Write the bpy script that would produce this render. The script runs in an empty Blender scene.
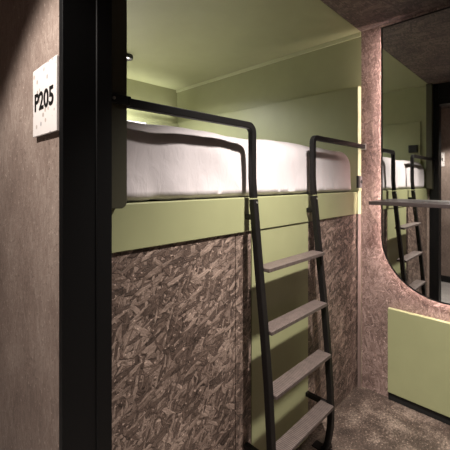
import bpy, bmesh, math, random
from mathutils import Vector, Matrix, noise
random.seed(4)
S = bpy.context.scene
C = S.collection
PI = math.pi

# ------------------------------------------------------------------ helpers
def srgb(r, g, b):
    f = lambda c: (c/255/12.92) if c/255 <= .04045 else ((c/255+.055)/1.055)**2.4
    return (f(r), f(g), f(b), 1)

def tag(o, label=None, cat=None, group=None, kind=None):
    if label: o['label'] = label
    if cat: o['category'] = cat
    if group: o['group'] = group
    if kind: o['kind'] = kind
    return o

def empty(name, loc=(0, 0, 0)):
    o = bpy.data.objects.new(name, None)
    o.empty_display_size = .05
    C.objects.link(o)
    o.location = loc
    return o

def obj(name, bm, mat, parent=None, bevel=0, smooth=False, loc=None):
    """link a bmesh (world coordinates) as ONE mesh object, kept in place under its parent"""
    bmesh.ops.recalc_face_normals(bm, faces=bm.faces)
    base = Vector(parent.location) if parent else Vector((0, 0, 0))
    if parent:
        p = parent.parent
        while p: base += Vector(p.location); p = p.parent
    org = Vector(loc) if loc else base
    bmesh.ops.translate(bm, verts=bm.verts, vec=-org)
    me = bpy.data.meshes.new(name)
    bm.to_mesh(me); bm.free()
    o = bpy.data.objects.new(name, me)
    C.objects.link(o)
    if mat: me.materials.append(mat)
    if parent: o.parent = parent
    o.location = org - base
    if bevel:
        m = o.modifiers.new('edge', 'BEVEL'); m.width = bevel; m.segments = 2
        m.limit_method = 'ANGLE'; m.angle_limit = math.radians(40)
    if smooth:
        for p in me.polygons: p.use_smooth = True
    return o

def box(bm, a, b):
    x0, y0, z0 = a; x1, y1, z1 = b
    v = [bm.verts.new(p) for p in ((x0,y0,z0),(x1,y0,z0),(x1,y1,z0),(x0,y1,z0),
                                   (x0,y0,z1),(x1,y0,z1),(x1,y1,z1),(x0,y1,z1))]
    for f in ((0,1,2,3),(4,5,6,7),(0,1,5,4),(1,2,6,5),(2,3,7,6),(3,0,4,7)):
        bm.faces.new([v[i] for i in f])
    return bm

def bx(a, b): return box(bmesh.new(), a, b)

def prism(bm, pts, axis, d0, d1):
    """2D outline extruded along an axis: X -> (y,z), Y -> (x,z), Z -> (x,y)"""
    def P(p, d):
        return {'X': (d, p[0], p[1]), 'Y': (p[0], d, p[1]), 'Z': (p[0], p[1], d)}[axis]
    A = [bm.verts.new(P(p, d0)) for p in pts]
    B = [bm.verts.new(P(p, d1)) for p in pts]
    n = len(pts)
    bm.faces.new(A); bm.faces.new(B[::-1])
    for i in range(n): bm.faces.new((A[i], A[(i+1) % n], B[(i+1) % n], B[i]))
    return bm

def cyl(bm, c, axis, r, h, seg=24, r2=None):
    m = {'Z': Matrix.Identity(4), 'X': Matrix.Rotation(PI/2, 4, 'Y'), 'Y': Matrix.Rotation(PI/2, 4, 'X')}[axis]
    bmesh.ops.create_cone(bm, cap_ends=True, segments=seg, radius1=r, radius2=r if r2 is None else r2,
                          depth=h, matrix=Matrix.Translation(c) @ m)
    return bm

def ring(bm, c, ro, ri, h, seg=40):
    """upright flat ring around the z axis, base at c"""
    L = []
    for i in range(seg):
        a = 2*PI*i/seg
        L.append([bm.verts.new((c[0]+r*math.cos(a), c[1]+r*math.sin(a), c[2]+z))
                  for r, z in ((ro, 0), (ro, h), (ri, h), (ri, 0))])
    for i in range(seg):
        A, B = L[i], L[(i+1) % seg]
        for k in range(4): bm.faces.new((A[k], A[(k+1) % 4], B[(k+1) % 4], B[k]))
    return bm

def square_tube(bm, path, side, w, d):
    """bar of rectangular section swept along a path lying in a plane whose normal is 'side'"""
    side = Vector(side).normalized(); path = [Vector(p) for p in path]; R = []
    n = len(path)
    for i, p in enumerate(path):
        t0 = (path[i]-path[i-1]).normalized() if i else None
        t1 = (path[i+1]-path[i]).normalized() if i < n-1 else None
        t = ((t0 or t1) + (t1 or t0)).normalized()
        k = 1/max(.3, t.dot(t1 or t0))
        nrm = side.cross(t).normalized()
        R.append([bm.verts.new(p + side*(a*w/2) + nrm*(b*d/2*k)) for a, b in ((-1,-1),(1,-1),(1,1),(-1,1))])
    for i in range(n-1):
        for j in range(4):
            bm.faces.new((R[i][j], R[i][(j+1) % 4], R[i+1][(j+1) % 4], R[i+1][j]))
    bm.faces.new(R[0][::-1]); bm.faces.new(R[-1])
    return bm

# ------------------------------------------------------------------ materials
def newmat(name):
    m = bpy.data.materials.new(name); m.use_nodes = True
    nt = m.node_tree; b = nt.nodes['Principled BSDF']
    return m, nt, b

def N(nt, t, **kw):
    n = nt.nodes.new(t)
    for k, v in kw.items(): setattr(n, k, v)
    return n

def math_(nt, op, a, b=None):
    n = N(nt, 'ShaderNodeMath', operation=op)
    for i, x in enumerate((a, b)):
        if x is None: continue
        if isinstance(x, (int, float)): n.inputs[i].default_value = x
        else: nt.links.new(x, n.inputs[i])
    return n.outputs[0]

def mix(nt, fac, a, b, mode='MIX'):
    n = N(nt, 'ShaderNodeMix', data_type='RGBA', blend_type=mode)
    for s, x in ((n.inputs[0], fac), (n.inputs[6], a), (n.inputs[7], b)):
        if isinstance(x, (int, float)): s.default_value = x
        elif isinstance(x, tuple): s.default_value = x
        else: nt.links.new(x, s)
    return n.outputs[2]

def ramp(nt, fac, stops):
    n = N(nt, 'ShaderNodeValToRGB')
    e = n.color_ramp.elements
    while len(e) < len(stops): e.new(.5)
    for i, (p, c) in enumerate(stops): e[i].position = p; e[i].color = c
    nt.links.new(fac, n.inputs[0])
    return n.outputs[0]

def bump(nt, h, strength, dist, b):
    n = N(nt, 'ShaderNodeBump'); n.inputs['Strength'].default_value = strength
    n.inputs['Distance'].default_value = dist
    nt.links.new(h, n.inputs['Height']); nt.links.new(n.outputs[0], b.inputs['Normal'])

def plain(name, col, rough=.5, metal=0, grain=0, scale=60, bmp=0):
    m, nt, b = newmat(name)
    b.inputs['Base Color'].default_value = col
    b.inputs['Roughness'].default_value = rough; b.inputs['Metallic'].default_value = metal
    if grain or bmp:
        tc = N(nt, 'ShaderNodeTexCoord'); no = N(nt, 'ShaderNodeTexNoise')
        no.inputs['Scale'].default_value = scale; no.inputs['Detail'].default_value = 5
        nt.links.new(tc.outputs['Object'], no.inputs['Vector'])
        lo = tuple(c*(1-grain) for c in col[:3])+(1,); hi = tuple(min(1, c*(1+grain)) for c in col[:3])+(1,)
        nt.links.new(ramp(nt, no.outputs[0], [(.3, lo), (.7, hi)]), b.inputs['Base Color'])
        if bmp: bump(nt, no.outputs[0], bmp, .002, b)
    return m

def osb(name, plane, cols, flake=1.0, seed=0, dirs=(20, -35, 65, -75, 5), rough=.55, fleck=.5, contrast=1.0, bstr=.5, edges=.2):
    """pressed strand board: layers of long thin strands lying in many directions"""
    m, nt, b = newmat(name)
    tc = N(nt, 'ShaderNodeTexCoord'); sp = N(nt, 'ShaderNodeSeparateXYZ'); cb = N(nt, 'ShaderNodeCombineXYZ')
    nt.links.new(tc.outputs['Object'], sp.inputs[0])
    i, j = {'X': (1, 2), 'Y': (0, 2), 'Z': (0, 1)}[plane]
    nt.links.new(sp.outputs[i], cb.inputs[0]); nt.links.new(sp.outputs[j], cb.inputs[1])
    wob = N(nt, 'ShaderNodeTexNoise'); wob.inputs['Scale'].default_value = 14; wob.inputs['Detail'].default_value = 4; wob.inputs['Roughness'].default_value = .65
    nt.links.new(cb.outputs[0], wob.inputs['Vector'])
    wv = N(nt, 'ShaderNodeVectorMath', operation='MULTIPLY_ADD')
    nt.links.new(wob.outputs['Color'], wv.inputs[0]); wv.inputs[1].default_value = (.022, .022, 0)
    nt.links.new(cb.outputs[0], wv.inputs[2])
    total = None
    for k, a in enumerate(dirs):
        mp = N(nt, 'ShaderNodeMapping', vector_type='POINT')
        rot = N(nt, 'ShaderNodeVectorRotate', rotation_type='Z_AXIS'); rot.inputs['Angle'].default_value = math.radians(a)
        nt.links.new(wv.outputs[0], rot.inputs['Vector'])
        mp.inputs['Location'].default_value = (seed*3.7+k*11.3, k*5.1+seed, 0)
        mp.inputs['Scale'].default_value = ((10, 16, 22, 13, 26, 18, 30, 20)[k % 8]/flake, (30, 54, 84, 42, 105, 62, 120, 76)[k % 8]/flake, 1)
        nt.links.new(rot.outputs[0], mp.inputs['Vector'])
        vo = N(nt, 'ShaderNodeTexVoronoi', voronoi_dimensions='2D'); vo.inputs['Scale'].default_value = 1
        nt.links.new(mp.outputs[0], vo.inputs['Vector'])
        sc = N(nt, 'ShaderNodeSeparateColor'); nt.links.new(vo.outputs['Color'], sc.inputs[0])
        fib = N(nt, 'ShaderNodeTexNoise'); fib.inputs['Scale'].default_value = 1; fib.inputs['Detail'].default_value = 6; fib.inputs['Roughness'].default_value = .65
        mp2 = N(nt, 'ShaderNodeMapping'); mp2.inputs['Scale'].default_value = (1.3, 3.2, 1)
        nt.links.new(mp.outputs[0], mp2.inputs['Vector']); nt.links.new(mp2.outputs[0], fib.inputs['Vector'])
        ed = N(nt, 'ShaderNodeTexVoronoi', voronoi_dimensions='2D', feature='DISTANCE_TO_EDGE'); ed.inputs['Scale'].default_value = 1
        nt.links.new(mp.outputs[0], ed.inputs['Vector'])
        edge = math_(nt, 'MULTIPLY', math_(nt, 'SUBTRACT', 1, math_(nt, 'MULTIPLY', ed.outputs['Distance'], 9)), edges)
        edge = math_(nt, 'MAXIMUM', edge, 0)
        val = math_(nt, 'ADD', math_(nt, 'MULTIPLY', sc.outputs[0], .42), math_(nt, 'MULTIPLY', fib.outputs[0], .72))
        val = math_(nt, 'SUBTRACT', val, edge)
        if total is None: total = val
        else:
            msk = math_(nt, 'GREATER_THAN', sc.outputs[1], .67)
            mx = N(nt, 'ShaderNodeMix', data_type='FLOAT')
            nt.links.new(msk, mx.inputs[0]); nt.links.new(total, mx.inputs[2]); nt.links.new(val, mx.inputs[3])
            total = mx.outputs[0]
    big = N(nt, 'ShaderNodeTexNoise'); big.inputs['Scale'].default_value = 3.5; big.inputs['Detail'].default_value = 6
    nt.links.new(cb.outputs[0], big.inputs['Vector'])
    v = math_(nt, 'ADD', math_(nt, 'MULTIPLY', math_(nt, 'SUBTRACT', total, .55), contrast), .55)
    v = math_(nt, 'ADD', v, math_(nt, 'MULTIPLY', math_(nt, 'SUBTRACT', big.outputs[0], .5), .8))
    d, md, l = cols
    col = ramp(nt, v, [(.12, d), (.52, md), (.95, l)])
    # pale splinters and dark pits
    spk = N(nt, 'ShaderNodeTexNoise'); spk.inputs['Scale'].default_value = 75; spk.inputs['Detail'].default_value = 4
    nt.links.new(cb.outputs[0], spk.inputs['Vector'])
    w = tuple(min(1, c*2.1) for c in l[:3])+(1,)
    f1 = math_(nt, 'MULTIPLY', math_(nt, 'GREATER_THAN', spk.outputs[0], .66), fleck)
    f2 = math_(nt, 'MULTIPLY', math_(nt, 'LESS_THAN', spk.outputs[0], .33), .55)
    col = mix(nt, f1, col, w)
    col = mix(nt, f2, col, tuple(c*.35 for c in d[:3])+(1,))
    nt.links.new(col, b.inputs['Base Color'])
    b.inputs['Roughness'].default_value = rough
    h = math_(nt, 'ADD', total, math_(nt, 'MULTIPLY', spk.outputs[0], .8))
    bump(nt, h, bstr, .004, b)
    return m

OC = (srgb(44, 35, 31), srgb(97, 81, 73), srgb(164, 144, 132))
M = {}
M['osb_front'] = osb('stained_strand_board_front', 'Y', OC, 1.2, 1, dirs=(-5, -30, 18, -60, -42, 40, -75, -22), contrast=1.25, rough=.45, bstr=.8)
M['osb_side'] = osb('stained_strand_board_side', 'X', (srgb(70, 55, 51), srgb(124, 103, 96), srgb(170, 148, 140)), .8, 2, dirs=(-5, 55, -60, 80, -42, 18, 60, -75), fleck=.4, contrast=.95, edges=.12, bstr=.6)
M['osb_hall'] = osb('stained_strand_board_hall', 'X', (srgb(100, 86, 79), srgb(142, 125, 116), srgb(180, 164, 154)), .7, 3, dirs=(80, -80, 60, -65, 88), fleck=.3, contrast=.5, bstr=.3, edges=.06)
M['osb_top'] = osb('stained_strand_board_ceiling', 'Z', (srgb(46, 38, 35), srgb(84, 71, 66), srgb(132, 116, 107)), .9, 4, fleck=.3, edges=.1)
GREEN = srgb(145, 147, 111)
M['green'] = plain('olive_green_paint', GREEN, .45, grain=.03, scale=9)
M['olive'] = plain('dark_olive_paint', srgb(62, 60, 45), .5)
M['green_pale'] = plain('pale_green_and_bead_light', srgb(176, 178, 142), .45)  # on the upper bead the paler tone stands for light on the edge
M['black'] = plain('black_powder_coat', srgb(24, 23, 23), .42, grain=.1, scale=40)
M['ladder'] = plain('dark_brown_black_steel', srgb(15, 13, 13), .5, 0, grain=.12, scale=30)
M['ladder'].node_tree.nodes['Principled BSDF'].inputs['Specular IOR Level'].default_value = .3
M['frame'] = plain('satin_black_door_steel', srgb(13, 13, 14), .5)
M['frame'].node_tree.nodes['Principled BSDF'].inputs['Specular IOR Level'].default_value = .25
M['bead'] = plain('pinkish_bead_with_light', srgb(126, 108, 102), .5)  # lower bead: board tone lightened and pinked for the mirror glow on it
M['shelf'] = plain('dark_brown_laminate', srgb(50, 42, 41), .42, grain=.12, scale=50)
M['rubber'] = plain('black_plinth', srgb(7, 7, 7), .7)
M['steel'] = plain('brushed_steel', srgb(190, 188, 185), .35, .9)
M['white'] = plain('white_plastic', srgb(215, 212, 205), .4)
M['grey'] = plain('grey_plastic', srgb(110, 106, 108), .4)

# floor: dark mottled speckled screed
def screed(name, d, md, l, sc=1):
    m, nt, b = newmat(name)
    tc = N(nt, 'ShaderNodeTexCoord')
    n1 = N(nt, 'ShaderNodeTexNoise'); n1.inputs['Scale'].default_value = 7*sc; n1.inputs['Detail'].default_value = 9; n1.inputs['Roughness'].default_value = .68
    n2 = N(nt, 'ShaderNodeTexNoise'); n2.inputs['Scale'].default_value = 95; n2.inputs['Detail'].default_value = 5; n2.inputs['Roughness'].default_value = .7
    n3 = N(nt, 'ShaderNodeTexVoronoi'); n3.inputs['Scale'].default_value = 38
    for n in (n1, n2, n3): nt.links.new(tc.outputs['Object'], n.inputs['Vector'])
    v = math_(nt, 'ADD', math_(nt, 'MULTIPLY', n1.outputs[0], .62), math_(nt, 'MULTIPLY', n2.outputs[0], .5))
    col = ramp(nt, v, [(.36, d), (.55, md), (.74, l)])
    col = mix(nt, math_(nt, 'MULTIPLY', math_(nt, 'GREATER_THAN', n2.outputs[0], .63), .45), col, tuple(min(1, c*2.0) for c in l[:3])+(1,))
    nt.links.new(col, b.inputs['Base Color']); b.inputs['Roughness'].default_value = .5
    bump(nt, v, .7, .005, b)
    return m
M['floor'] = screed('mottled_brown_screed', srgb(24, 19, 17), srgb(74, 62, 55), srgb(150, 134, 122))
M['hall_floor'] = screed('pale_grey_screed', srgb(138, 134, 132), srgb(165, 160, 158), srgb(190, 186, 182))

# tread: dark steel plate with fine anti-slip ribs across it
def tread_mat():
    m, nt, b = newmat('ribbed_grey_brown_tread')
    tc = N(nt, 'ShaderNodeTexCoord'); w = N(nt, 'ShaderNodeTexWave', bands_direction='X')
    w.inputs['Scale'].default_value = 32; w.inputs['Distortion'].default_value = 1.2; w.inputs['Detail'].default_value = 2
    nt.links.new(tc.outputs['Object'], w.inputs['Vector'])
    no = N(nt, 'ShaderNodeTexNoise'); no.inputs['Scale'].default_value = 45; nt.links.new(tc.outputs['Object'], no.inputs['Vector'])
    v = math_(nt, 'ADD', math_(nt, 'MULTIPLY', w.outputs['Color'], .45), math_(nt, 'MULTIPLY', no.outputs[0], .5))
    nt.links.new(ramp(nt, v, [(.2, srgb(50, 43, 41)), (.75, srgb(98, 86, 82))]), b.inputs['Base Color'])
    b.inputs['Roughness'].default_value = .5
    bump(nt, w.outputs['Color'], .4, .002, b)
    return m
M['tread'] = tread_mat()

def linen_mat(name, col):
    m, nt, b = newmat(name)
    tc = N(nt, 'ShaderNodeTexCoord'); no = N(nt, 'ShaderNodeTexNoise')
    no.inputs['Scale'].default_value = 14; no.inputs['Detail'].default_value = 6; no.inputs['Distortion'].default_value = .6
    mp = N(nt, 'ShaderNodeMapping'); mp.inputs['Scale'].default_value = (1.6, 1, .8)
    nt.links.new(tc.outputs['Object'], mp.inputs['Vector']); nt.links.new(mp.outputs[0], no.inputs['Vector'])
    b.inputs['Base Color'].default_value = col; b.inputs['Roughness'].default_value = .85
    if 'Sheen Weight' in b.inputs: b.inputs['Sheen Weight'].default_value = .15
    bump(nt, no.outputs[0], .35, .012, b)
    return m
M['linen'] = linen_mat('white_cotton', srgb(200, 193, 196))

def mirror_mat():
    m, nt, b = newmat('silvered_glass')
    b.inputs['Base Color'].default_value = (.86, .87, .85, 1); b.inputs['Metallic'].default_value = 1
    b.inputs['Roughness'].default_value = .012
    return m
M['mirror'] = mirror_mat()

def terrazzo():
    m, nt, b = newmat('white_terrazzo')
    tc = N(nt, 'ShaderNodeTexCoord'); vo = N(nt, 'ShaderNodeTexVoronoi'); vo.inputs['Scale'].default_value = 42
    nt.links.new(tc.outputs['Object'], vo.inputs['Vector'])
    sc = N(nt, 'ShaderNodeSeparateColor'); nt.links.new(vo.outputs['Color'], sc.inputs[0])
    f = math_(nt, 'MULTIPLY', math_(nt, 'LESS_THAN', vo.outputs['Distance'], .27), math_(nt, 'GREATER_THAN', sc.outputs[0], .45))
    chip = ramp(nt, sc.outputs[1], [(.0, srgb(120, 110, 105)), (.5, srgb(176, 160, 148)), (1, srgb(150, 150, 155))])
    nt.links.new(mix(nt, math_(nt, 'MULTIPLY', f, .75), srgb(232, 226, 224), chip), b.inputs['Base Color'])
    b.inputs['Roughness'].default_value = .4
    return m
M['terrazzo'] = terrazzo()

def emit(name, col, s):
    m, nt, b = newmat(name)
    b.inputs['Base Color'].default_value = (.8, .8, .8, 1)
    b.inputs['Emission Color'].default_value = col; b.inputs['Emission Strength'].default_value = s
    return m
WARM = (1, .92, .84, 1)
M['lamp'] = emit('lit_lamp_lens', WARM, 6)
M['halo'] = emit('lit_mirror_strip', (1, .80, .74, 1), 66)
M['led'] = emit('lit_led_strip', (1, .95, .82, 1), 2)

# ------------------------------------------------------------------ dimensions (metres)
YC = .931                                # where the mirror wall's boarding and the ceiling boards stop
X1, Y0, H = 2.265, .953, 2.40           # mirror wall, bunk front, ceiling
XC = .31                                 # face of the corridor wall
XO = -1.01                                # opposite corridor wall
YB = 2.977                               # bunk back wall
XL = .44                                 # bunk left wall
JX = .428                                # room side of the door frame

def struct(name, bm, mat, bevel=0):
    return tag(obj(name, bm, mat, bevel=bevel), kind='structure')

# ------------------------------------------------------------------ the setting
struct('floor', bx((JX, -2.2, -.10), (X1+.1, Y0+.05, 0)), M['floor'])
struct('floor_corridor', bx((XO-.1, -2.2, -.10), (JX, 3.4, 0)), M['hall_floor'])
struct('ceiling', bx((JX, -2.2, H), (X1+.1, YC, H+.1)), M['osb_top'])
struct('ceiling_corridor', bx((XO-.1, -2.2, H), (JX, 3.4, H+.1)), M['osb_top'])
struct('ceiling_bunk', bx((JX, YC, H-.002), (X1+.1, YB+.1, H+.1)), M['green'])
struct('wall_mirror_side', bx((X1, -2.2, 0), (X1+.1, YC, H)), M['osb_side'])
struct('wall_bunk_end', bx((X1, YC, 0), (X1+.1, YB, H)), M['green'])
struct('wall_bunk_back', bx((JX, YB, 0), (X1+.1, YB+.1, H)), M['green'])
struct('wall_bunk_left', bx((JX-.002, Y0-.0085, 1.317), (XL, YB, H)), M['green'])
struct('wall_corridor', bx((XC, .872, 0), (JX-.004, 3.4, H)), M['osb_hall'])
struct('wall_corridor_near', bx((XC, -2.2, 0), (JX-.004, -.072, H)), M['osb_hall'])
struct('wall_door_head', bx((XC+.012, -.072, 2.245), (JX-.012, .872, H)), M['frame'])
struct('wall_opposite', bx((XO-.1, -2.2, 0), (XO, 3.4, H)), M['osb_hall'])
struct('wall_corridor_end', bx((XO, 3.4, 0), (JX, 3.5, H)), M['osb_front'])
struct('wall_corridor_start', bx((XO, -2.3, 0), (JX, -2.2, H)), M['osb_front'])
struct('wall_room_side', bx((JX, -2.3, 0), (X1+.1, -2.2, H)), M['osb_front'])
struct('baseboard_opposite', bx((XO, -2.2, 0), (XO+.015, 3.4, .085)), M['rubber'])
struct('trim_bunk_top_strip', bx((X1-.010, YC+.004, H-.030), (X1, YB, H-.003)), M['green_pale'])  # thin paler green strip along the top of the end wall
# low wall lining inside the bunk, standing proud of the walls up to the ledge
struct('trim_bunk_end_lining', bx((X1-.03, Y0-.008, 1.32), (X1, YB-.055, 2.03)), M['green'], .004)
struct('trim_bunk_back_lining', bx((XL+.02, YB-.075, 1.31), (X1, YB, 2.015)), M['green'], .004)
struct('trim_bunk_left_lining', bx((XL, Y0+.052, 1.31), (XL+.02, YB-.075, 2.025)), M['green'], .004)

# door frame: two rebated steel jambs and a head
door = tag(empty('door_1', (XC+.07, .4, 0)), kind='structure')
YJ = .85
def jamb_pts(y, s):
    # outline in plan (x, y); s = +1 far jamb, -1 near jamb
    return [(XC-.008, y), (XC+.076, y), (XC+.076, y-.0035*s), (JX, y-.0035*s), (JX, y+.081*s),
            (JX-.003, y+.081*s), (JX-.003, y+.024*s), (XC-.008, y+.024*s)]
b = prism(bmesh.new(), jamb_pts(YJ, 1), 'Z', 0, H-.002); obj('jamb', b, M['frame'], door, .0015)
b = prism(bmesh.new(), jamb_pts(-.05, -1), 'Z', 0, H-.002); obj('jamb', b, M['frame'], door, .0015)
obj('header', bx((XC-.008, -.05, 2.18), (JX, YJ, 2.245)), M['frame'], door, .002)

# ------------------------------------------------------------------ built-in upper bunk
bunk = tag(empty('bunk_bed', (1.35, Y0, 0)), 'olive green built-in upper bunk over a stained strand board base', 'bunk bed')
obj('front_fascia', bx((JX+.003, Y0-.008, 1.168), (2.262, Y0+.045, 1.316)), M['green'], bunk, .003)
obj('bed_deck', bx((XL+.022, Y0+.045, 1.24), (X1-.002, YB-.08, 1.302)), M['rubber'], bunk)
obj('base_panel', bx((JX+.003, Y0, 0), (1.030, Y0+.04, 1.1675)), M['osb_front'], bunk, .0015)
obj('base_panel', bx((1.033, Y0, 0), (1.1335, Y0+.04, 1.1675)), M['osb_front'], bunk, .0015)
tag(obj('access_panel', bx((1.135, Y0-.003, 0), (1.6085, Y0+.04, 1.1655)), M['green'], bunk, .001), 'olive green panel behind the ladder')
obj('base_panel', bx((1.610, Y0, 0), (2.262, Y0+.04, 1.1675)), M['osb_front'], bunk, .0015)
# corner bead where the bunk front meets the mirror wall, caught light painted in
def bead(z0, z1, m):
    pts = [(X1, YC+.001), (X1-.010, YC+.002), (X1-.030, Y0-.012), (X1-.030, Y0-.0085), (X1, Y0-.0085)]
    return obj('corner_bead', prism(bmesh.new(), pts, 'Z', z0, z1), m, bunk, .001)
tag(bead(1.168, 2.03, M['green_pale']), 'green corner bead with caught light in its colour')
bead(0, 1.167, M['bead'])
# post closing the left of the opening, with its rounded lower corner, standing proud of the fascia
YP = .893
pts = [(JX+.003, 1.3065), (.484, 1.3065)]
pts += [(.480+.0185*math.sin(a), 1.3250-.0185*math.cos(a)) for a in [PI/2*i/6 for i in range(1, 7)]]
pts += [(.4985, H-.004), (JX+.003, H-.004)]
tag(obj('side_post', prism(bmesh.new(), pts, 'Y', YP, Y0-.0085), M['olive'], bunk, .002), 'dark olive post')

# ------------------------------------------------------------------ bedding
def rounded_block(x0, x1, y0, y1, z0, z1, r, step, fn):
    """soft block: a rounded box on a fine grid, then fn(p, n) moves each point"""
    nx, ny, nz = [max(4, int(round(d/step))) for d in (x1-x0, y1-y0, z1-z0)]
    bm = bmesh.new(); V = {}
    def vert(i, j, k):
        key = (i, j, k)
        if key in V: return V[key]
        p = Vector((x0+(x1-x0)*i/nx, y0+(y1-y0)*j/ny, z0+(z1-z0)*k/nz))
        q = Vector((min(max(p.x, x0+r[0]), x1-r[1]), min(max(p.y, y0+r[2]), y1-r[2]), min(max(p.z, z0+r[3]), z1-r[4])))
        d = p-q
        if d.length > 1e-9:
            rx = r[0] if d.x < 0 else r[1]; rz = r[3] if d.z < 0 else r[4]
            e = Vector((d.x/rx, d.y/r[2], d.z/rz)); m = max(abs(e.x), abs(e.y), abs(e.z))
            e = e*(m/e.length)
            p2 = q+Vector((e.x*rx, e.y*r[2], e.z*rz)); n = Vector((e.x/rx, e.y/r[2], e.z/rz)).normalized()
        else: p2, n = p, Vector((0, 0, 1))
        V[key] = bm.verts.new(fn(p2, n)); return V[key]
    for i in range(nx):
        for j in range(ny):
            for k in (0, nz): bm.faces.new([vert(i, j, k), vert(i+1, j, k), vert(i+1, j+1, k), vert(i, j+1, k)])
    for i in range(nx):
        for k in range(nz):
            for j in (0, ny): bm.faces.new([vert(i, j, k), vert(i+1, j, k), vert(i+1, j, k+1), vert(i, j, k+1)])
    for j in range(ny):
        for k in range(nz):
            for i in (0, nx): bm.faces.new([vert(i, j, k), vert(i, j+1, k), vert(i, j+1, k+1), vert(i, j, k+1)])
    return bm

def duvet_shape(p, n):
    w = noise.noise(Vector((p.x*2.2, p.y*2.0, p.z*2.5)))*.016
    # soft drapes hanging down the front, gathers towards the hem
    fr = max(0, 1-(p.y-.965)/.15)
    hem = max(0, min(1, (1.50-p.z)/.18))
    w *= 1-.6*fr
    w += .006*fr*hem + .7*fr*(noise.noise(Vector((p.x*9+p.z*2, 3, p.z*2.2)))*.010 + noise.noise(Vector((p.x*22+p.z*6, 7, p.z*7)))*.005*(.4+hem))
    w += noise.noise(Vector((p.x*5.5, p.y*5.5, p.z*6)))*.008
    q = p + n*w
    q.x = min(q.x, 2.2335)
    q.y = max(q.y, .955) if q.z > 1.2 else q.y
    q.z = max(q.z, 1.318)
    return q
bm = rounded_block(.485, 2.229, .964, 2.86, 1.318, 1.592, (.04, .085, .075, .006, .10), .017, duvet_shape)
d = obj('duvet', bm, M['linen'], smooth=True, loc=(1.37, 1.9, 1.325))
tag(d, 'thick white cotton duvet filling the upper bunk', 'duvet')
es = d.modifiers.new('hem', 'EDGE_SPLIT'); es.split_angle = math.radians(62)

# pillow propped against the back lining
bm = bmesh.new()
nu, nv = 26, 18
def pil(u, v, s):
    x = (u-.5)*.68; z = (v-.5)*.34
    e = max(0, (1-abs(2*u-1)**2.6))*max(0, (1-abs(2*v-1)**2.6))
    t = .075*e**.55
    pin = 1-.06*(1-abs(2*u-1)**2)*0
    q = Vector((x*(1-.05*(1-abs(2*v-1))**1), s*t + noise.noise(Vector((x*7, z*7, s)))*.006*e, z*(1-.06*(1-abs(2*u-1)))))
    return Matrix.Rotation(math.radians(-14), 4, 'X') @ q + Vector((1.43, 2.755, 1.790))
G = {}
for s in (-1, 1):
    for i in range(nu+1):
        for j in range(nv+1):
            edge = i in (0, nu) or j in (0, nv)
            if edge and s == 1: G[(s, i, j)] = G[(-1, i, j)]
            else: G[(s, i, j)] = bm.verts.new(pil(i/nu, j/nv, s))
    for i in range(nu):
        for j in range(nv): bm.faces.new([G[(s, i, j)], G[(s, i+1, j)], G[(s, i+1, j+1)], G[(s, i, j+1)]])
p = obj('pillow', bm, M['linen'], smooth=True, loc=(1.40, 2.76, 1.56))
tag(p, 'white pillow leaning at the far back of the bunk', 'pillow')

# ------------------------------------------------------------------ ladder with its two hand rails
XLr, XRr = 1.093, 1.592
KL = 1.03
def lz(z): return 1.383+KL*(z-1.383)
lad = tag(empty('ladder', ((XLr+XRr)/2, .81, 0)), 'dark steel bunk ladder with four flat treads and bent hand rails', 'ladder')
def rail_y(z):
    P = [(.10, .800), (.18, .787), (.26, .7865), (.353, .790), (.563, .803), (.80, .825), (.948, .842), (1.187, .867), (1.32, .880), (1.40, .886), (1.7, .886)]
    P = [(lz(a), KL*y) for a, y in P]
    for (a, ya), (c, yc) in zip(P, P[1:]):
        if z <= c: return ya+(yc-ya)*(z-a)/(c-a)
    return .9126
for x in (XLr, XRr):
    path = [(x, .851, .006), (x, .838, .018)] + [(x, rail_y(z), z) for z in (.05, .09, .13, .17, .225, .322, .538, .78, .935, 1.181, 1.310)]
    rl = obj('rail', square_tube(bmesh.new(), path, (1, 0, 0), .030, .028), M['ladder'], lad, .003)
    fp = bmesh.new(); box(fp, (x-.026, .815, 0), (x+.026, .905, .007))
    obj('foot_plate', fp, M['ladder'], rl, .002)
    sc = bmesh.new(); cyl(sc, (x+.004, rail_y(1.296)-.0145, 1.296), 'Y', .0045, .004, 14)
    tag(obj('screw', sc, M['steel'], rl), 'small bright screw')
    for z in (.245, 1.234):
        y = rail_y(z)
        sb = bmesh.new()
        box(sb, (x-.012, y+.012, z-.011), (x+.012, Y0-.0035-.0055*(z > 1), z+.011))
        obj('wall_bracket', sb, M['ladder'], lad, .002)
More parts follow.
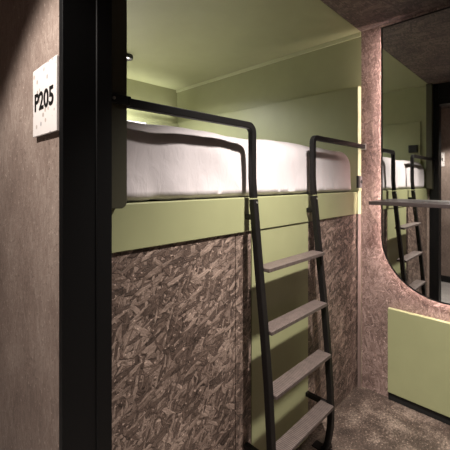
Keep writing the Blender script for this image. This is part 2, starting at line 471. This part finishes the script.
# hand rails: from the joint at bed height up, round the corner and sideways to the wall
def hand_rail(x, xe, sgn):
    zt, r, y = 1.620, .032, .9126
    path = [(x, rail_y(1.315), 1.315), (x, rail_y(1.36), 1.36), (x, rail_y(1.40), 1.40), (x, y, 1.50), (x, y, zt-r)]
    path += [(x+sgn*r*(1-math.cos(a)), y, zt-r+r*math.sin(a)) for a in [PI/2*i/6 for i in range(1, 7)]]
    path += [(xe, y, zt)]
    return path
def sweep_bent(bm, path, w, d):
    """square bar swept along a path that bends in both planes (frames built from Y)"""
    path = [Vector(p) for p in path]; R = []; n = len(path); ey = Vector((0, 1, 0))
    for i, p in enumerate(path):
        t0 = (path[i]-path[i-1]).normalized() if i else None
        t1 = (path[i+1]-path[i]).normalized() if i < n-1 else None
        t = ((t0 or t1)+(t1 or t0)).normalized()
        k = 1/max(.3, t.dot(t1 or t0))
        a = ey.cross(t).normalized(); c = t.cross(a).normalized()
        R.append([bm.verts.new(p+a*(u*w/2*k)+c*(v*d/2)) for u, v in ((-1,-1),(1,-1),(1,1),(-1,1))])
    for i in range(n-1):
        for j in range(4): bm.faces.new((R[i][j], R[i][(j+1) % 4], R[i+1][(j+1) % 4], R[i+1][j]))
    bm.faces.new(R[0][::-1]); bm.faces.new(R[-1])
    return bm
hl = obj('hand_rail', sweep_bent(bmesh.new(), hand_rail(XLr, .4995, -1), .027, .026), M['ladder'], lad, .003)
hr = obj('hand_rail', sweep_bent(bmesh.new(), hand_rail(XRr, X1-.004, 1), .027, .026), M['ladder'], lad, .003)
obj('wall_flange', bx((.436, YP-.009, 1.6065), (.4985, YP-.0005, 1.6335)), M['ladder'], hl, .002)
obj('wall_flange', bx((.4987, YP-.009, 1.6065), (.5075, .9256, 1.6335)), M['ladder'], hl, .002)
sc = bmesh.new(); cyl(sc, (.452, YP-.0105, 1.620), 'Y', .0045, .004, 14); tag(obj('screw', sc, M['steel'], hl), 'small bright screw')
tag(obj('wall_flange', bx((X1-.012, .896, 1.600), (X1-.0005, .929, 1.640)), M['steel'], hr, .003), 'bright steel flange')
for z, yf in ((1.0246, .835), (.769, .821), (.516, .799), (.261, .785)):
    yb = yf+.072
    t = prism(bmesh.new(), [(XLr+.0155, yf), (XRr-.0155, yf), (XRr-.0155, yb), (XLr+.024, yb), (XLr+.0155, yf+.045)], 'Z', z-.016, z)
    obj('tread', t, M['tread'], lad, .0015, loc=(XLr, yf, z))

# ------------------------------------------------------------------ mirror, shelf, cabinet
XM = X1-.05
mir = tag(empty('mirror', (X1, .35, .68)), 'large wall mirror with a rounded lower corner and thin black edge', 'mirror')
def mirror_outline(g):
    y0, y1, z0, z1, r = -.15+g, .785-g, .693+g, 2.366-g, .35-g
    rz = r
    o = [(y0, z1), (y1, z1)]
    for i in range(0, 17):
        a = PI/2*i/16
        o.append((y1-r+r*math.cos(a), z0+rz-rz*math.sin(a)))
    for i in range(0, 17):
        a = PI/2*i/16
        o.append((y0+r-r*math.sin(a), z0+rz-rz*math.cos(a)))
    return o
obj('mirror_frame', prism(bmesh.new(), mirror_outline(0), 'X', XM+.001, XM+.006), M['black'], mir)
obj('mirror_glass', prism(bmesh.new(), mirror_outline(.010), 'X', XM, XM+.003), M['mirror'], mir)
obj('mirror_backing', prism(bmesh.new(), mirror_outline(.064), 'X', XM+.006, X1), M['black'], mir)
# the light strip behind the mirror's left edge and rounded foot
bm = bmesh.new(); R0 = []
for (y, z), (y2, z2) in zip(mirror_outline(.038)[1:], mirror_outline(.054)[1:]):
    R0.append([bm.verts.new((XM+.010, y, z)), bm.verts.new((XM+.024, y2, z2))])
for A_, B_ in zip(R0, R0[1:]): bm.faces.new((A_[0], A_[1], B_[1], B_[0]))
hs = obj('halo_strip', bm, M['halo'], mir)
sd = hs.modifiers.new('thick', 'SOLIDIFY'); sd.thickness = .002; sd.offset = 0
tag(hs, 'lit strip behind the mirror edge')

sh = obj('wall_shelf', bx((2.010, -.15, 1.248), (XM-.0005, .784, 1.270)), M['shelf'], bevel=.002, loc=(2.13, .3, 1.247))
tag(sh, 'dark brown floating shelf running in front of the mirror', 'shelf')

cab = tag(empty('wall_cabinet', (X1, .3, 0)), 'flat olive green cabinet front low on the wall under the mirror', 'cabinet')
obj('door', bx((X1-.03, -.2, .052), (X1, .752, .583)), M['green'], cab, .003)
tag(obj('plinth', bx((X1-.016, -.2, 0), (X1, .752, .05)), M['rubber'], cab, .001), 'black plinth')

# ------------------------------------------------------------------ small fittings
so = tag(empty('wall_socket', (2.245, YC, 1.38)), 'small black lock box on the brightened bunk edge beside the duvet', 'socket')
yf_ = YC-.004
obj('case', bx((X1-.052, yf_, 1.343), (X1-.001, Y0-.009, 1.425)), M['black'], so, .003)
tag(obj('cover', bx((X1-.034, yf_-.003, 1.346), (X1-.001, yf_, 1.422)), M['grey'], so, .002), 'grey cover plate')
c_ = bmesh.new(); cyl(c_, (X1-.018, yf_-.005, 1.385), 'Y', .012, .005); obj('keyhole', c_, M['black'], so)
obj('lower_clip', bx((X1-.045, yf_, 1.322), (X1-.001, Y0-.009, 1.340)), M['green_pale'], so, .002)

rd = tag(empty('reading_light', (XL+.02, 1.073, 1.735)), 'square black wall box inside the bunk, seen in the mirror above the hand rail', 'reading light')
obj('case', bx((XL+.02, 1.030, 1.697), (XL+.045, 1.117, 1.777)), M['black'], rd, .004)
obj('face_plate', bx((XL+.045, 1.039, 1.706), (XL+.049, 1.108, 1.768)), M['black'], rd, .002)

def text_bm(body, size, sx, depth, bold):
    cu = bpy.data.curves.new('t', 'FONT'); cu.body = body; cu.size = size; cu.extrude = depth; cu.offset = bold
    cu.align_x = 'CENTER'; cu.align_y = 'CENTER'; cu.resolution_u = 4
    o = bpy.data.objects.new('t', cu); C.objects.link(o)
    bpy.context.view_layer.update()
    me = bpy.data.meshes.new_from_object(o.evaluated_get(bpy.context.evaluated_depsgraph_get()))
    bm = bmesh.new(); bm.from_mesh(me)
    bpy.data.objects.remove(o); bpy.data.curves.remove(cu); bpy.data.meshes.remove(me)
    bmesh.ops.scale(bm, verts=bm.verts, vec=(sx, 1, 1))
    return bm
def sign(x, y0, y1, z0, z1, n, body, label):
    """n = -1 faces -X, +1 faces +X"""
    cy, cz = (y0+y1)/2, (z0+z1)/2
    r = tag(empty('room_sign', (x, cy, z0)), label, 'sign', )
    f = x+n*.011
    obj('plate', bx((min(x+n*.004, f), y0, z0), (max(x+n*.004, f), y1, z1)), M['terrazzo'], r, .0015)
    obj('backing', bx((min(x, x+n*.004), y0+.008, z0+.006), (max(x, x+n*.004), y1-.008, z1-.006)), M['black'], r)
    t = text_bm(body, .074, 1, .0012, .0016)
    xs = [v.co.x for v in t.verts]; ys = [v.co.y for v in t.verts]
    bmesh.ops.translate(t, verts=t.verts, vec=(-(min(xs)+max(xs))/2, -(min(ys)+max(ys))/2, 0))
    bmesh.ops.scale(t, verts=t.verts, vec=(.80*(y1-y0)/(max(xs)-min(xs)), .265*(z1-z0)/(max(ys)-min(ys)), 1))
    # text +x runs to the reader's right: -Y on a wall facing -X, +Y on a wall facing +X
    m = Matrix(((0, 0, n, f), (n, 0, 0, cy), (0, 1, 0, cz), (0, 0, 0, 1)))
    bmesh.ops.transform(t, matrix=m, verts=t.verts)
    tag(obj('lettering', t, M['black'], r), 'black room number')
    return r
sign(XC, .882, 1.070, 1.511, 1.700, -1, 'P205', 'white terrazzo room sign reading P205 on the near corridor wall')
sign(XO, 1.08, 1.27, 1.60, 1.79, 1, 'P206', 'small white room sign on the opposite wall, seen in the mirror')

# ------------------------------------------------------------------ lamps
def downlight(x, y, z, r, label, group, power, spot=None, col=WARM[:3], soft=.03, lens=True, drop=.018):
    e = tag(empty('ceiling_spotlight', (x, y, z)), label, 'ceiling light', group)
    obj('trim_ring', ring(bmesh.new(), (x, y, z-drop), r, r*.72, drop), M['black'], e, .002)
    l = bmesh.new(); cyl(l, (x, y, z-.006), 'Z', r*.74, .008)
    obj('lens', l, M['lamp'] if power else M['white'], e)
    if power:
        L = bpy.data.lights.new('lamp', 'SPOT'); L.energy = power; L.color = col; L.shadow_soft_size = soft
        L.spot_size = math.radians(spot[0]); L.spot_blend = spot[1]
        lo = bpy.data.objects.new('lamp', L); C.objects.link(lo); lo.parent = e
        lo.location = (0, 0, -drop-.03-spot[2])
        if len(spot) > 3: lo.rotation_euler = spot[3]
    return e
def aim(v):
    return Vector(v).to_track_quat('-Z', 'Y').to_euler()
downlight(1.08, .36, H, .05, 'black ceiling spotlight in front of the bunk ladder', None, 375, (113, 1, .0, aim((.10, -.10, -1))), soft=.03)
downlight(1.80, .44, H, .045, 'black ceiling spotlight near the top of the mirror', None, 0)
downlight(1.36, 2.44, H-.002, .048, 'small black ring light in the green bunk ceiling', None, 75, (160, .5, .0), col=(1, .99, .95), drop=.03)
downlight(-.30, .80, H, .05, 'black corridor ceiling spotlight outside the doorway', None, 98, (114, .3, .0), soft=.03)
# hidden LED strip on the ledge of the back lining, shining up the wall
led = obj('led_strip', bx((XL+.05, YB-.028, 2.0155), (X1-.06, YB-.008, 2.0215)), M['led'], loc=(1.4, YB-.02, 2.0155))
tag(led, 'lit strip light along the ledge at the back of the bunk', 'strip light')
A = bpy.data.lights.new('strip_glow', 'AREA'); A.shape = 'RECTANGLE'; A.size = 1.6; A.size_y = .02
A.energy = 2.5; A.spread = math.radians(95); A.color = (1, .97, .88)
ao = bpy.data.objects.new('strip_glow', A); C.objects.link(ao); ao.parent = led
ao.location = (0, -.03, .009); ao.rotation_euler = (PI, 0, 0)

# ------------------------------------------------------------------ world, camera, view
W = bpy.data.worlds.new('W'); S.world = W; W.use_nodes = True
W.node_tree.nodes['Background'].inputs[0].default_value = (1, .93, .86, 1)
W.node_tree.nodes['Background'].inputs[1].default_value = .004

cam = bpy.data.cameras.new('camera'); co = bpy.data.objects.new('camera', cam); C.objects.link(co)
cam.sensor_width = 36; cam.sensor_fit = 'HORIZONTAL'; cam.lens = 334.5/450*36
cam.shift_y = -43/450; cam.clip_start = .02
th = math.atan2(.7012, .7130)          # angle of the room's X axis to the right of the view
co.location = (0, 0, 1.383)
co.rotation_euler = (PI/2, 0, -(PI/2-th))
S.camera = co
S.view_settings.view_transform = 'Standard'; S.view_settings.look = 'None'
S.view_settings.exposure = 0; S.view_settings.gamma = 1; S.view_settings.use_curve_mapping = False
